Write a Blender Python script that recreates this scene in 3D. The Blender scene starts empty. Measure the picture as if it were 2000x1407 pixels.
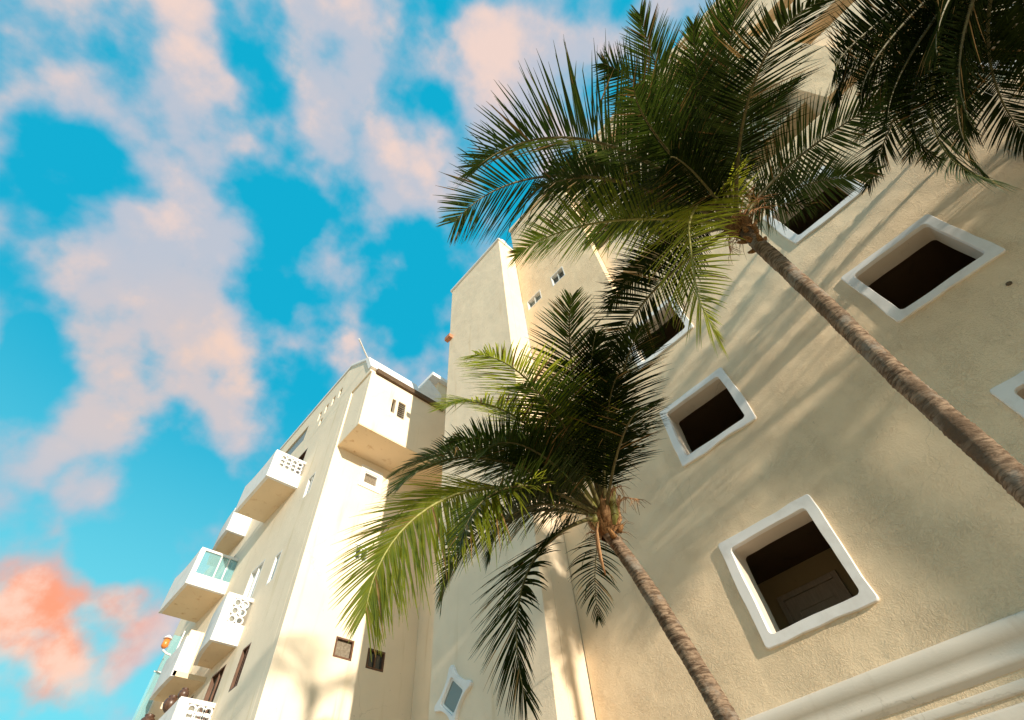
import bpy, math, random
from mathutils import Vector, Matrix, noise
R = math.radians
scene = bpy.context.scene
# ------------------------------------------------------------------ camera
cam_d = bpy.data.cameras.new("camera"); cam = bpy.data.objects.new("camera", cam_d)
scene.collection.objects.link(cam); scene.camera = cam
cam_d.sensor_width = 36; cam_d.lens = 17.376; cam_d.clip_start = 0.05; cam_d.clip_end = 2000
RX, RY, RZ = (0.74199619, -0.66671276, -0.0702549), (0.50776264, 0.62731814, -0.59046512), (0.4377428, 0.40245005, 0.8039995)
# camera right, up and back axes in the world (X towards the hotel wall, Y along it, Z up)
cam.matrix_world = Matrix(((RX[0], -RY[0], -RZ[0], 0), (RX[1], -RY[1], -RZ[1], 0), (RX[2], -RY[2], -RZ[2], 0), (0, 0, 0, 1)))
# ------------------------------------------------------------------ light
SUN_AZ = R(11.1); SUN_EL = R(15.3)
sd = bpy.data.lights.new("sun", 'SUN'); sd.energy = 3.2; sd.angle = R(0.9); sd.color = (1.0, 0.88, 0.70)
sun = bpy.data.objects.new("sun", sd); scene.collection.objects.link(sun)
travel = Vector((math.sin(SUN_AZ)*math.cos(SUN_EL), math.cos(SUN_AZ)*math.cos(SUN_EL), -math.sin(SUN_EL)))
sun.rotation_euler = travel.to_track_quat('-Z', 'Y').to_euler()
sun.location = -travel*40
EXPOSURE = 1.0
scene.view_settings.view_transform = 'Standard'; scene.view_settings.look = 'None'
scene.view_settings.exposure = EXPOSURE; scene.view_settings.gamma = 1
# ------------------------------------------------------------------ sky
world = bpy.data.worlds.new("World"); scene.world = world; world.use_nodes = True
nt = world.node_tree; nt.nodes.clear()
def N(t, **k):
    n = nt.nodes.new(t)
    for a, b in k.items(): setattr(n, a, b)
    return n
def L(a, b): nt.links.new(a, b)
def mth(op, a, b=None, c=None, clamp=False):
    n = N('ShaderNodeMath', operation=op); n.use_clamp = clamp
    for i, v in enumerate((a, b, c)):
        if v is None: continue
        if isinstance(v, (int, float)): n.inputs[i].default_value = v
        else: L(v, n.inputs[i])
    return n.outputs[0]
def mixc(f, a, b):
    n = N('ShaderNodeMix', data_type='RGBA')
    if isinstance(f, float): n.inputs[0].default_value = f
    else: L(f, n.inputs[0])
    for s, v in ((n.inputs[6], a), (n.inputs[7], b)):
        if isinstance(v, tuple): s.default_value = (*v, 1)
        else: L(v, s)
    return n.outputs[2]
def sstep(v, a, b):
    n = N('ShaderNodeMapRange', interpolation_type='SMOOTHSTEP'); L(v, n.inputs[0])
    n.inputs[1].default_value = a; n.inputs[2].default_value = b
    return n.outputs[0]
tc = N('ShaderNodeTexCoord'); D = tc.outputs['Generated']
nsh = N('ShaderNodeTexSky'); nsh.sky_type = 'NISHITA'; nsh.sun_disc = False
nsh.sun_elevation = SUN_EL; nsh.sun_rotation = math.pi + SUN_AZ
sep = N('ShaderNodeSeparateXYZ'); L(D, sep.inputs[0]); zc = mth('MAXIMUM', sep.outputs[2], 0.06)
# cloud layer coordinates: the view direction carried up to a flat deck
cmb = N('ShaderNodeCombineXYZ'); L(mth('DIVIDE', sep.outputs[0], mth('ADD', zc, .35)), cmb.inputs[0]); L(mth('DIVIDE', sep.outputs[1], mth('ADD', zc, .35)), cmb.inputs[1])
def nz(scale, detail, rough, off, dist=0.0):
    n = N('ShaderNodeTexNoise'); n.inputs['Scale'].default_value = scale*1.25; n.inputs['Detail'].default_value = detail
    n.inputs['Roughness'].default_value = rough; n.inputs['Distortion'].default_value = dist
    v = N('ShaderNodeVectorMath', operation='ADD'); L(D, v.inputs[0]); v.inputs[1].default_value = off; L(v.outputs[0], n.inputs['Vector'])
    return n.outputs[0]
SKY_MASSES = [
 (-1, (-0.309, 0.545, 0.779), .09), (-1, (-0.355, 0.514, 0.781), .05), (-1, (-0.272, 0.499, 0.822), .06), (-.4, (-0.198, 0.261, 0.945), .05),
 (-1, (-0.108, 0.358, 0.928), .085), (-.7, (-0.183, 0.386, 0.904), .04), (-.9, (-0.007, 0.455, 0.891), .08), (-1.1, (0.109, 0.436, 0.893), .11),
 (-1.3, (0.247, 0.443, 0.862), .15), (-.5, (-0.082, 0.512, 0.855), .07), (-.8, (0.015, 0.557, 0.83), .052), (-1, (0.046, 0.828, 0.559), .07),
 (-1.3, (-0.183, 0.779, 0.6), .09), (-1.2, (0.056, 0.888, 0.457), .06), (-1, (-0.236, 0.725, 0.646), .05), (-1.2, (0.129, 0.847, 0.516), .08), (-.5, (0.041, 0.144, 0.989), .045),
 (-1.6, (-0.059, 0.851, 0.522), .06), (-1.4, (0.171, 0.518, 0.838), .10), (-1.6, (0.038, 0.842, 0.538), .09), (-1.2, (0.183, 0.922, 0.34), .05), (-1, (-0.213, 0.742, 0.635), .04), (-1.2, (0.19, 0.935, 0.30), .12),
 (1, (-0.323, 0.374, 0.869), .14), (1, (-0.094, 0.172, 0.981), .16), (1, (0.127, 0.037, 0.991), .15), (1.4, (-0.09, 0.75, 0.655), .115),
 (1.1, (0.021, 0.689, 0.725), .1), (.8, (-0.217, 0.669, 0.711), .08), (.8, (-0.205, 0.516, 0.832), .06), (.7, (0.015, 0.367, 0.93), .07),
 (.9, (-0.114, 0.834, 0.54), .028), (1.2, (0.01, 0.929, 0.371), .07), (1.2, (0.13, 0.91, 0.385), .05), (1, (-0.099, 0.665, 0.741), .09),
 (.9, (0.116, 0.243, 0.963), .1), (.8, (-0.304, 0.608, 0.733), .04)]
# each mass is a soft-edged patch of more or less cloud, warped by noise
wn = N('ShaderNodeTexNoise'); wn.inputs['Scale'].default_value = 7; wn.inputs['Detail'].default_value = 3; L(D, wn.inputs['Vector'])
wv = N('ShaderNodeVectorMath', operation='MULTIPLY_ADD'); L(wn.outputs[1], wv.inputs[0]); wv.inputs[1].default_value = (.16, .16, .16)
wa = N('ShaderNodeVectorMath', operation='SUBTRACT'); L(D, wa.inputs[0]); wa.inputs[1].default_value = (.08, .08, .08); L(wa.outputs[0], wv.inputs[2])
acc = None
for w, d, rad in SKY_MASSES:
    dn = N('ShaderNodeVectorMath', operation='DISTANCE'); L(wv.outputs[0], dn.inputs[0]); dn.inputs[1].default_value = d
    g = sstep(dn.outputs['Value'], rad*1.35, rad*.25)
    acc = mth('MULTIPLY', g, w) if acc is None else mth('MULTIPLY_ADD', g, w, acc)
acc = mth('MINIMUM', mth('MAXIMUM', acc, -1.25), 1.4)
fld = mth('ADD', nz(5.8, 8, .47, (3.1, 1.7, 0), .0), mth('MULTIPLY_ADD', acc, .080, .014))
mask = mth('MULTIPLY', sstep(fld, .395, .61), .92)
# cloud colour: mauve shade to peach light, coral low down to the left
puff = sstep(nz(4.6, 8, .55, (8.3, 4.4, 2)), .43, .64)
thick = mth('MULTIPLY', sstep(fld, .44, .66), mth('MULTIPLY_ADD', puff, .75, .25))
cl = mixc(thick, (0.37, 0.46, 0.58), (0.82, 0.60, 0.52))
dpe = N('ShaderNodeVectorMath', operation='DISTANCE'); L(wv.outputs[0], dpe.inputs[0]); dpe.inputs[1].default_value = (-0.06, 0.74, 0.66)
cl = mixc(mth('MULTIPLY', sstep(dpe.outputs['Value'], .26, .06), mth('MULTIPLY_ADD', thick, .6, .2)), cl, (0.86, 0.56, 0.40))
dco = N('ShaderNodeVectorMath', operation='DISTANCE'); L(wv.outputs[0], dco.inputs[0]); dco.inputs[1].default_value = (-0.01, 0.945, 0.33)
cor = mixc(sstep(nz(10.0, 8, .55, (1.3, 6.4, 4)), .40, .62), (0.97, 0.30, 0.13), (0.98, 0.58, 0.42))
cl = mixc(mth('MULTIPLY', sstep(dco.outputs['Value'], .21, .06), .95), cl, cor)
blue = mixc(sstep(zc, .30, .74), (0.18, 0.72, 0.86), (0.0, 0.45, 0.70))
nb = N('ShaderNodeVectorMath', operation='MULTIPLY'); L(nsh.outputs[0], nb.inputs[0]); nb.inputs[1].default_value = (.04, .12, .10)
blue = mixc(0.25, blue, nb.outputs[0])
skyc = mixc(mask, blue, cl)
bg = N('ShaderNodeBackground'); bg.inputs[1].default_value = 0.58; L(skyc, bg.inputs[0])
wo = N('ShaderNodeOutputWorld'); L(bg.outputs[0], wo.inputs[0])
# ================================================================== helpers
COL = scene.collection
ORG = {}
def tag(o, label=None, cat=None, group=None, kind=None):
    if label: o['label'] = label
    if cat: o['category'] = cat
    if group: o['group'] = group
    if kind: o['kind'] = kind
    return o
def thing(name, loc, label, cat, group=None):
    o = bpy.data.objects.new(name, None); COL.objects.link(o); o.location = loc; o.empty_display_size = .3
    ORG[o] = Vector(loc); return tag(o, label, cat, group)
class MB:
    """collects faces in world coordinates; build() links them as one mesh object"""
    def __init__(s): s.v = []; s.f = []; s.m = []
    def add(s, vs, fs, mi=0):
        b = len(s.v); s.v += [tuple(v) for v in vs]
        s.f += [tuple(b+i for i in f) for f in fs]; s.m += [mi]*len(fs); return s
    def box(s, a, b, mi=0):
        x0, y0, z0 = a; x1, y1, z1 = b
        if x0 > x1: x0, x1 = x1, x0
        if y0 > y1: y0, y1 = y1, y0
        if z0 > z1: z0, z1 = z1, z0
        return s.add([(x0,y0,z0),(x1,y0,z0),(x1,y1,z0),(x0,y1,z0),(x0,y0,z1),(x1,y0,z1),(x1,y1,z1),(x0,y1,z1)],
            [(0,3,2,1),(4,5,6,7),(0,1,5,4),(1,2,6,5),(2,3,7,6),(3,0,4,7)], mi)
    def tube(s, pts, rad, n=8, mi=0, cap=True):
        pts = [Vector(p) for p in pts]; rings = []; u = None
        for i, p in enumerate(pts):
            t = (pts[min(i+1, len(pts)-1)]-pts[max(i-1, 0)]).normalized()
            if u is None: u = t.orthogonal().normalized()
            u = (u-t*u.dot(t)).normalized(); w = t.cross(u)
            r = rad[i] if isinstance(rad, (list, tuple)) else rad
            rings.append([p+(u*math.cos(2*math.pi*k/n)+w*math.sin(2*math.pi*k/n))*r for k in range(n)])
        vs = [v for r in rings for v in r]; fs = []
        for i in range(len(pts)-1):
            for k in range(n):
                fs.append((i*n+k, i*n+(k+1) % n, (i+1)*n+(k+1) % n, (i+1)*n+k))
        if cap: fs += [tuple(range(n))[::-1], tuple((len(pts)-1)*n+k for k in range(n))]
        return s.add(vs, fs, mi)
    def build(s, name, mats, parent=None, smooth=False, bevel=0, label=None):
        off = ORG.get(parent, Vector((0, 0, 0))) if parent else Vector((0, 0, 0))
        me = bpy.data.meshes.new(name); me.from_pydata([(v[0]-off.x, v[1]-off.y, v[2]-off.z) for v in s.v], [], s.f)
        mats = mats if isinstance(mats, (list, tuple)) else [mats]
        for m in mats: me.materials.append(m)
        me.polygons.foreach_set('material_index', s.m)
        if smooth: me.polygons.foreach_set('use_smooth', [True]*len(s.f))
        me.update(); o = bpy.data.objects.new(name, me); COL.objects.link(o)
        if parent: o.parent = parent
        ORG[o] = off
        if bevel:
            b = o.modifiers.new('bevel', 'BEVEL'); b.width = bevel; b.segments = 3; b.limit_method = 'ANGLE'; b.angle_limit = R(40)
            b.harden_normals = False
            me.polygons.foreach_set('use_smooth', [False]*len(s.f))
        if label: o['label'] = label
        return o
# ================================================================== materials
def mat(name, rgb, rough=.8, spec=.3, build=None):
    m = bpy.data.materials.new(name); m.use_nodes = True; t = m.node_tree
    b = t.nodes['Principled BSDF']; b.inputs['Base Color'].default_value = (*rgb, 1); b.inputs['Roughness'].default_value = rough
    b.inputs['Specular IOR Level'].default_value = spec
    if build: build(t, b)
    return m
def tn(t, ty, **k):
    n = t.nodes.new(ty)
    for a, b in k.items(): setattr(n, a, b)
    return n
def noise_(t, vec, scale, detail=5, rough=.5, dist=0.):
    n = tn(t, 'ShaderNodeTexNoise'); n.inputs['Scale'].default_value = scale; n.inputs['Detail'].default_value = detail
    n.inputs['Roughness'].default_value = rough; n.inputs['Distortion'].default_value = dist
    t.links.new(vec, n.inputs['Vector']); return n.outputs[0]
def ramp_(t, f, a, b, ca, cb):
    r = tn(t, 'ShaderNodeMapRange', interpolation_type='SMOOTHSTEP'); t.links.new(f, r.inputs[0]); r.inputs[1].default_value = a; r.inputs[2].default_value = b
    m = tn(t, 'ShaderNodeMix', data_type='RGBA'); t.links.new(r.outputs[0], m.inputs[0])
    for s, v in ((m.inputs[6], ca), (m.inputs[7], cb)):
        if isinstance(v, tuple): s.default_value = (*v, 1)
        else: t.links.new(v, s)
    return m.outputs[2]
def mul_(t, a, b):
    n = tn(t, 'ShaderNodeMath', operation='MULTIPLY')
    for i, v in enumerate((a, b)):
        if isinstance(v, (int, float)): n.inputs[i].default_value = v
        else: t.links.new(v, n.inputs[i])
    return n.outputs[0]
def add_(t, a, b):
    n = tn(t, 'ShaderNodeMath', operation='ADD')
    for i, v in enumerate((a, b)):
        if isinstance(v, (int, float)): n.inputs[i].default_value = v
        else: t.links.new(v, n.inputs[i])
    return n.outputs[0]
def stucco(name, rgb, strength=1.0, stain=(.74, .565, .37), rough=.9):
    def bld(t, b):
        g = tn(t, 'ShaderNodeNewGeometry').outputs['Position']
        big = noise_(t, g, .55, 5, .6)
        c1 = ramp_(t, big, .35, .7, rgb, tuple(a*.93 for a in rgb))
        # old water stains run down the wall in narrow streaks
        mp = tn(t, 'ShaderNodeMapping'); mp.inputs['Scale'].default_value = (2.2, 2.2, .18); t.links.new(g, mp.inputs[0])
        st = noise_(t, mp.outputs[0], 1.4, 8, .6)
        c2 = ramp_(t, st, .56, .76, c1, stain)
        fl = noise_(t, g, 14, 3, .5); c3 = ramp_(t, fl, .70, .78, c2, tuple(a*.72 for a in rgb))
        # hairline cracks, only here and there
        wv_ = tn(t, 'ShaderNodeVectorMath', operation='MULTIPLY_ADD'); nn = tn(t, 'ShaderNodeTexNoise'); nn.inputs['Scale'].default_value = 3.5; nn.inputs['Detail'].default_value = 6; t.links.new(g, nn.inputs['Vector'])
        t.links.new(nn.outputs[1], wv_.inputs[0]); wv_.inputs[1].default_value = (.35, .35, .35); t.links.new(g, wv_.inputs[2])
        vo = tn(t, 'ShaderNodeTexVoronoi', feature='DISTANCE_TO_EDGE'); vo.inputs['Scale'].default_value = .42; t.links.new(wv_.outputs[0], vo.inputs['Vector'])
        ln_ = tn(t, 'ShaderNodeMapRange'); t.links.new(vo.outputs['Distance'], ln_.inputs[0]); ln_.inputs[1].default_value = .0012; ln_.inputs[2].default_value = .0038; ln_.inputs[3].default_value = 1; ln_.inputs[4].default_value = 0
        mk = tn(t, 'ShaderNodeMapRange'); t.links.new(noise_(t, g, .45, 2, .5), mk.inputs[0]); mk.inputs[1].default_value = .52; mk.inputs[2].default_value = .60
        cf = mul_(t, mul_(t, ln_.outputs[0], mk.outputs[0]), .26); mx = tn(t, 'ShaderNodeMix', data_type='RGBA'); t.links.new(cf, mx.inputs[0]); t.links.new(c3, mx.inputs[6]); mx.inputs[7].default_value = (rgb[0]*.45, rgb[1]*.42, rgb[2]*.38, 1)
        t.links.new(mx.outputs[2], b.inputs['Base Color'])
        # trowelled render: curling ridges, grains and flatter smoothed patches
        n1 = noise_(t, g, 17, 4, .6, 2.2); n2 = noise_(t, g, 75, 4, .6, .4); n3 = noise_(t, g, 2.2, 3, .5)
        rg = tn(t, 'ShaderNodeMapRange', interpolation_type='SMOOTHSTEP'); t.links.new(n1, rg.inputs[0]); rg.inputs[1].default_value = .44; rg.inputs[2].default_value = .60
        amp = tn(t, 'ShaderNodeMapRange'); t.links.new(n3, amp.inputs[0]); amp.inputs[1].default_value = .35; amp.inputs[2].default_value = .62; amp.inputs[3].default_value = .35; amp.inputs[4].default_value = 1.0
        h = mul_(t, add_(t, mul_(t, rg.outputs[0], .38), mul_(t, n2, .75)), amp.outputs[0])
        h = add_(t, h, mul_(t, noise_(t, g, 1.1, 2, .5), 5.0))
        bp = tn(t, 'ShaderNodeBump'); bp.inputs['Strength'].default_value = min(1, strength); bp.inputs['Distance'].default_value = .0125*strength
        t.links.new(h, bp.inputs['Height']); t.links.new(bp.outputs[0], b.inputs['Normal'])
    return mat(name, rgb, rough, .2, bld)
CREAM = (.87, .675, .46); PALE = (.88, .75, .59)
m_wall = stucco('stucco_cream', CREAM, 1.0)
m_tower = stucco('stucco_tower', (.89, .725, .54), .7)
m_annex = stucco('stucco_annex', PALE, .45, (.70, .58, .38))
m_soffit = stucco('stucco_soffit', (.86, .68, .47), .4, (.60, .38, .19))
def white_b(t, b):
    g = tn(t, 'ShaderNodeNewGeometry').outputs['Position']
    t.links.new(ramp_(t, noise_(t, g, 3.2, 6, .6), .45, .75, (.82, .80, .79), (.72, .69, .67)), b.inputs['Base Color'])
    bp = tn(t, 'ShaderNodeBump'); bp.inputs['Strength'].default_value = .3; bp.inputs['Distance'].default_value = .004
    t.links.new(add_(t, noise_(t, g, 9, 4, .5), mul_(t, noise_(t, g, 60, 3, .5), .15)), bp.inputs['Height']); t.links.new(bp.outputs[0], b.inputs['Normal'])
m_band = stucco('cornice_paint', (.74, .665, .575), .35, (.60, .52, .43))
m_white = mat('white_render_paint', (.78, .76, .73), .7, .3, white_b)
m_reveal = stucco('reveal_paint', (.70, .60, .50), .3, (.6, .5, .4))
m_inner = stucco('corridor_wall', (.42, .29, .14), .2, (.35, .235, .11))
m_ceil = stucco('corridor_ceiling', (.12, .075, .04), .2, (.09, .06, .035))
def wood_b(c1, c2, sc=(8, 8, .9)):
    def f(t, b):
        g = tn(t, 'ShaderNodeNewGeometry').outputs['Position']
        mp = tn(t, 'ShaderNodeMapping'); mp.inputs['Scale'].default_value = sc; t.links.new(g, mp.inputs[0])
        t.links.new(ramp_(t, noise_(t, mp.outputs[0], 5, 6, .6, .6), .35, .65, c1, c2), b.inputs['Base Color'])
    return f
m_door = mat('painted_door', (.46, .34, .24), .5, .4, wood_b((.48, .36, .26), (.40, .30, .21)))
m_brown = mat('brown_window_frame', (.13, .06, .03), .5, .4, wood_b((.16, .075, .04), (.09, .04, .022)))
m_dark = mat('dark_brown_grain', (.13, .085, .05), .8, .2, wood_b((.15, .10, .06), (.08, .05, .03), (.9, 8, 8)))
m_alu = mat('white_window_frame', (.80, .79, .76), .35, .5)
def glass_b(t, b):
    g = tn(t, 'ShaderNodeNewGeometry').outputs['Position']
    bp = tn(t, 'ShaderNodeBump'); bp.inputs['Strength'].default_value = .12; bp.inputs['Distance'].default_value = .02
    t.links.new(noise_(t, g, 1.6, 2, .5), bp.inputs['Height']); t.links.new(bp.outputs[0], b.inputs['Normal'])
m_glass = mat('dark_window_glass', (.035, .04, .038), .08, .9, glass_b)
m_screen = mat('dusty_insect_screen', (.23, .195, .15), .75, .2, wood_b((.25, .21, .16), (.17, .14, .105), (3, 3, 3)))
m_frost = mat('grey_green_glass', (.20, .22, .20), .25, .6, glass_b)
m_teal = mat('tinted_teal_glass', (.30, .55, .60), .08, .8, glass_b)
_t = m_teal.node_tree; _m = tn(_t, 'ShaderNodeMixShader'); _m.inputs[0].default_value = .62; _tr = tn(_t, 'ShaderNodeBsdfTransparent'); _tr.inputs[0].default_value = (.84, .95, .97, 1)
_t.links.new(_t.nodes['Principled BSDF'].outputs[0], _m.inputs[1]); _t.links.new(_tr.outputs[0], _m.inputs[2]); _t.links.new(_m.outputs[0], _t.nodes['Material Output'].inputs[0])
m_terra = mat('terracotta_lattice', (.52, .22, .12), .85, .2, wood_b((.56, .25, .14), (.40, .16, .09), (4, 4, 4)))
m_pot = mat('glazed_brown_pot', (.09, .045, .025), .35, .5, wood_b((.12, .06, .035), (.06, .03, .02), (3, 3, 3)))
m_amber = mat('amber_lamp_glass', (.75, .25, .05), .3, .5, wood_b((.80, .30, .06), (.65, .16, .03), (9, 9, 9)))
def trunk_b(t, b):
    g = tn(t, 'ShaderNodeNewGeometry').outputs['Position']
    mp = tn(t, 'ShaderNodeMapping'); mp.inputs['Scale'].default_value = (3, 3, 16); t.links.new(g, mp.inputs[0])
    n = noise_(t, mp.outputs[0], 2.2, 8, .65, .8)
    c = ramp_(t, n, .36, .64, (.095, .058, .036), (.34, .24, .165))
    c = ramp_(t, noise_(t, g, 5, 5, .6), .50, .68, c, (.27, .23, .19))
    c = ramp_(t, noise_(t, g, 1.3, 3, .6), .52, .66, c, (.13, .085, .055))
    t.links.new(c, b.inputs['Base Color'])
    bp = tn(t, 'ShaderNodeBump'); bp.inputs['Strength'].default_value = .9; bp.inputs['Distance'].default_value = .02
    mp2 = tn(t, 'ShaderNodeMapping'); mp2.inputs['Scale'].default_value = (14, 14, 40); t.links.new(g, mp2.inputs[0])
    t.links.new(add_(t, noise_(t, mp2.outputs[0], 1.5, 6, .6), n), bp.inputs['Height']); t.links.new(bp.outputs[0], b.inputs['Normal'])
m_trunk = mat('palm_bark', (.3, .2, .13), .9, .2, trunk_b)
m_fibre = mat('palm_fibre', (.24, .12, .05), .95, .1, wood_b((.33, .17, .07), (.10, .05, .022), (14, 14, 3)))
m_husk = mat('dry_spathe', (.42, .22, .10), .8, .2, wood_b((.52, .30, .15), (.24, .11, .05), (9, 9, 3)))
def leaf_mat(name, c1, c2, tr, rough=.34, tf=.28, sp=.25):
    m = bpy.data.materials.new(name); m.use_nodes = True; t = m.node_tree; b = t.nodes['Principled BSDF']
    g = tn(t, 'ShaderNodeNewGeometry').outputs['Position']
    c = ramp_(t, noise_(t, g, 4.5, 5, .6), .38, .66, c1, c2)
    c = ramp_(t, noise_(t, g, 17, 3, .6), .66, .80, c, (.16, .13, .035))
    t.links.new(c, b.inputs['Base Color']); b.inputs['Roughness'].default_value = rough; b.inputs['Specular IOR Level'].default_value = sp
    tl = tn(t, 'ShaderNodeBsdfTranslucent')
    tc_ = ramp_(t, noise_(t, g, 3.1, 4, .6), .38, .66, tr, tuple(v*.7 for v in tr)); t.links.new(tc_, tl.inputs[0])
    ad = tn(t, 'ShaderNodeMixShader'); ad.inputs[0].default_value = tf; t.links.new(b.outputs[0], ad.inputs[1]); t.links.new(tl.outputs[0], ad.inputs[2])
    t.links.new(ad.outputs[0], t.nodes['Material Output'].inputs[0]); return m
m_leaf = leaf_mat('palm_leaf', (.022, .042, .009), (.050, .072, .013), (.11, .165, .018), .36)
m_leafy = leaf_mat('sunlit_palm_leaf', (.085, .125, .014), (.14, .165, .020), (.62, .66, .05), .40, .42)  # sunlight on the bright fronds is put into this leaf colour
m_leafd = leaf_mat('shaded_palm_leaf', (.008, .015, .005), (.019, .026, .007), (.04, .055, .010), .6, .22, .0)  # near-black: the shade on the dark fronds is painted into the leaf
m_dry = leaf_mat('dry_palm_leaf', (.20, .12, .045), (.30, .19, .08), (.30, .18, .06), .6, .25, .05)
m_stalk = mat('palm_stalk', (.30, .30, .07), .45, .4, wood_b((.34, .33, .09), (.22, .20, .05), (6, 6, 6)))
m_stalkd = mat('dark_palm_stalk', (.14, .12, .045), .55, .3, wood_b((.17, .15, .055), (.09, .07, .03), (6, 6, 6)))
# ================================================================== ground
def ground_b(t, b):
    g = tn(t, 'ShaderNodeNewGeometry').outputs['Position']
    t.links.new(ramp_(t, noise_(t, g, .8, 6, .6), .3, .7, (.58, .44, .29), (.50, .375, .24)), b.inputs['Base Color'])
m_ground = mat('sandy_paving', (.5, .42, .32), .9, .2, ground_b)
GZ = -1.6
g = MB(); g.add([(-600,-600,GZ),(600,-600,GZ),(600,600,GZ),(-600,600,GZ)], [(0,1,2,3)])
tag(g.build('ground', m_ground), kind='structure')
# ================================================================== wall sheets with openings
def wall_grid(mb, mapf, u0, u1, v0, v1, holes, depth, mi=0):
    """slab mapped by mapf(u, v, d) (d = 0 outer face, depth = inner face) with rectangular holes left open"""
    us = sorted({u0, u1, *[h[0] for h in holes], *[h[1] for h in holes]}); vs = sorted({v0, v1, *[h[2] for h in holes], *[h[3] for h in holes]})
    us = [u for u in us if u0 <= u <= u1]; vs = [v for v in vs if v0 <= v <= v1]
    def solid(i, j):
        if i < 0 or j < 0 or i >= len(us)-1 or j >= len(vs)-1: return False
        cu, cv = (us[i]+us[i+1])/2, (vs[j]+vs[j+1])/2
        return not any(h[0] < cu < h[1] and h[2] < cv < h[3] for h in holes)
    idx = {}; V = []; F = []
    def vid(i, j, k):
        if (i, j, k) not in idx: idx[(i, j, k)] = len(V); V.append(mapf(us[i], vs[j], depth*k))
        return idx[(i, j, k)]
    for i in range(len(us)-1):
        for j in range(len(vs)-1):
            if not solid(i, j): continue
            F.append((vid(i,j,0), vid(i+1,j,0), vid(i+1,j+1,0), vid(i,j+1,0)))
            F.append((vid(i,j,1), vid(i,j+1,1), vid(i+1,j+1,1), vid(i+1,j,1)))
            if not solid(i-1, j): F.append((vid(i,j,0), vid(i,j+1,0), vid(i,j+1,1), vid(i,j,1)))
            if not solid(i+1, j): F.append((vid(i+1,j,0), vid(i+1,j,1), vid(i+1,j+1,1), vid(i+1,j+1,0)))
            if not solid(i, j-1): F.append((vid(i,j,0), vid(i,j,1), vid(i+1,j,1), vid(i+1,j,0)))
            if not solid(i, j+1): F.append((vid(i,j+1,0), vid(i+1,j+1,0), vid(i+1,j+1,1), vid(i,j+1,1)))
    mb.add(V, F, mi)
def mapX(X): return lambda u, v, d: (X+d, u, v)          # face looking to -X
def mapY(Y): return lambda u, v, d: (u, Y+d, v)          # face looking to -Y
def rrect(u0, u1, v0, v1, r, seed=None, amp=0., n=7, per=6):
    """closed loop of a rounded rectangle, edges subdivided, optionally hand-made wavy"""
    pts = []; cs = [(u1-r, v0+r, -90), (u1-r, v1-r, 0), (u0+r, v1-r, 90), (u0+r, v0+r, 180)]
    for q, (cu, cv, a0) in enumerate(cs):
        arc = [(cu+r*math.cos(R(a0+90*k/n)), cv+r*math.sin(R(a0+90*k/n))) for k in range(n+1)]
        pts += arc
        nu, nv, na = cs[(q+1) % 4]; e = (nu+r*math.cos(R(na)), nv+r*math.sin(R(na))); s = arc[-1]
        pts += [(s[0]+(e[0]-s[0])*k/per, s[1]+(e[1]-s[1])*k/per) for k in range(1, per)]
    if amp:
        cu, cv = (u0+u1)/2, (v0+v1)/2; out = []
        for u, v in pts:
            w = noise.noise((u*2.3+seed*7.1, v*2.3-seed*3.3, seed*1.7))*amp; l = math.hypot(u-cu, v-cv)
            out.append((u+(u-cu)/l*w, v+(v-cv)/l*w))
        pts = out
    return pts
def loft(mb, mapf, loops, mi=0):
    """loops = [(points, d)], joined in turn"""
    n = len(loops[0][0]); V = [mapf(u, v, d) for L_, d in loops for u, v in L_]
    F = [(a*n+k, a*n+(k+1) % n, (a+1)*n+(k+1) % n, (a+1)*n+k) for a in range(len(loops)-1) for k in range(n)]
    mb.add(V, F, mi)
def stucco_window(parent, mapf, o, seed, wide=.142, depth=.36, name='window', label=None):
    """white hand-shaped surround with a rounded opening and a deep reveal, no glass"""
    u0, u1, v0, v1 = o; t = .04
    outer = rrect(u0, u1, v0, v1, .045, seed, .04); outi = rrect(u0+.009, u1-.009, v0+.009, v1-.009, .045, seed, .04)
    a = (u0+wide, u1-wide, v0+wide, v1-wide)
    inn = rrect(a[0]-.006, a[1]+.006, a[2]-.006, a[3]+.006, .066, seed+.5, .02); inn2 = rrect(*a, .06, seed+.5, .02)
    mb = MB(); loft(mb, mapf, [(outer, .03), (outer, -t*.7), (outi, -t), (inn, -t), (inn2, -t*.7), (inn2, .04)])
    w = mb.build(name, m_white, parent, smooth=False, label=label)
    for p in w.data.polygons: p.use_smooth = True
    md = w.modifiers.new('edge', 'EDGE_SPLIT'); md.split_angle = R(30)
    rv = MB(); loft(rv, mapf, [(inn2, .0405), (inn2, depth)])
    b_in = rrect(a[0]-.06, a[1]+.06, a[2]-.06, a[3]+.06, .02, None, 0)
    loft(rv, mapf, [(inn2, depth), (b_in, depth)])
    r = rv.build('reveal', m_reveal, w, smooth=True); md = r.modifiers.new('edge', 'EDGE_SPLIT'); md.split_angle = R(50)
    return w
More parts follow.
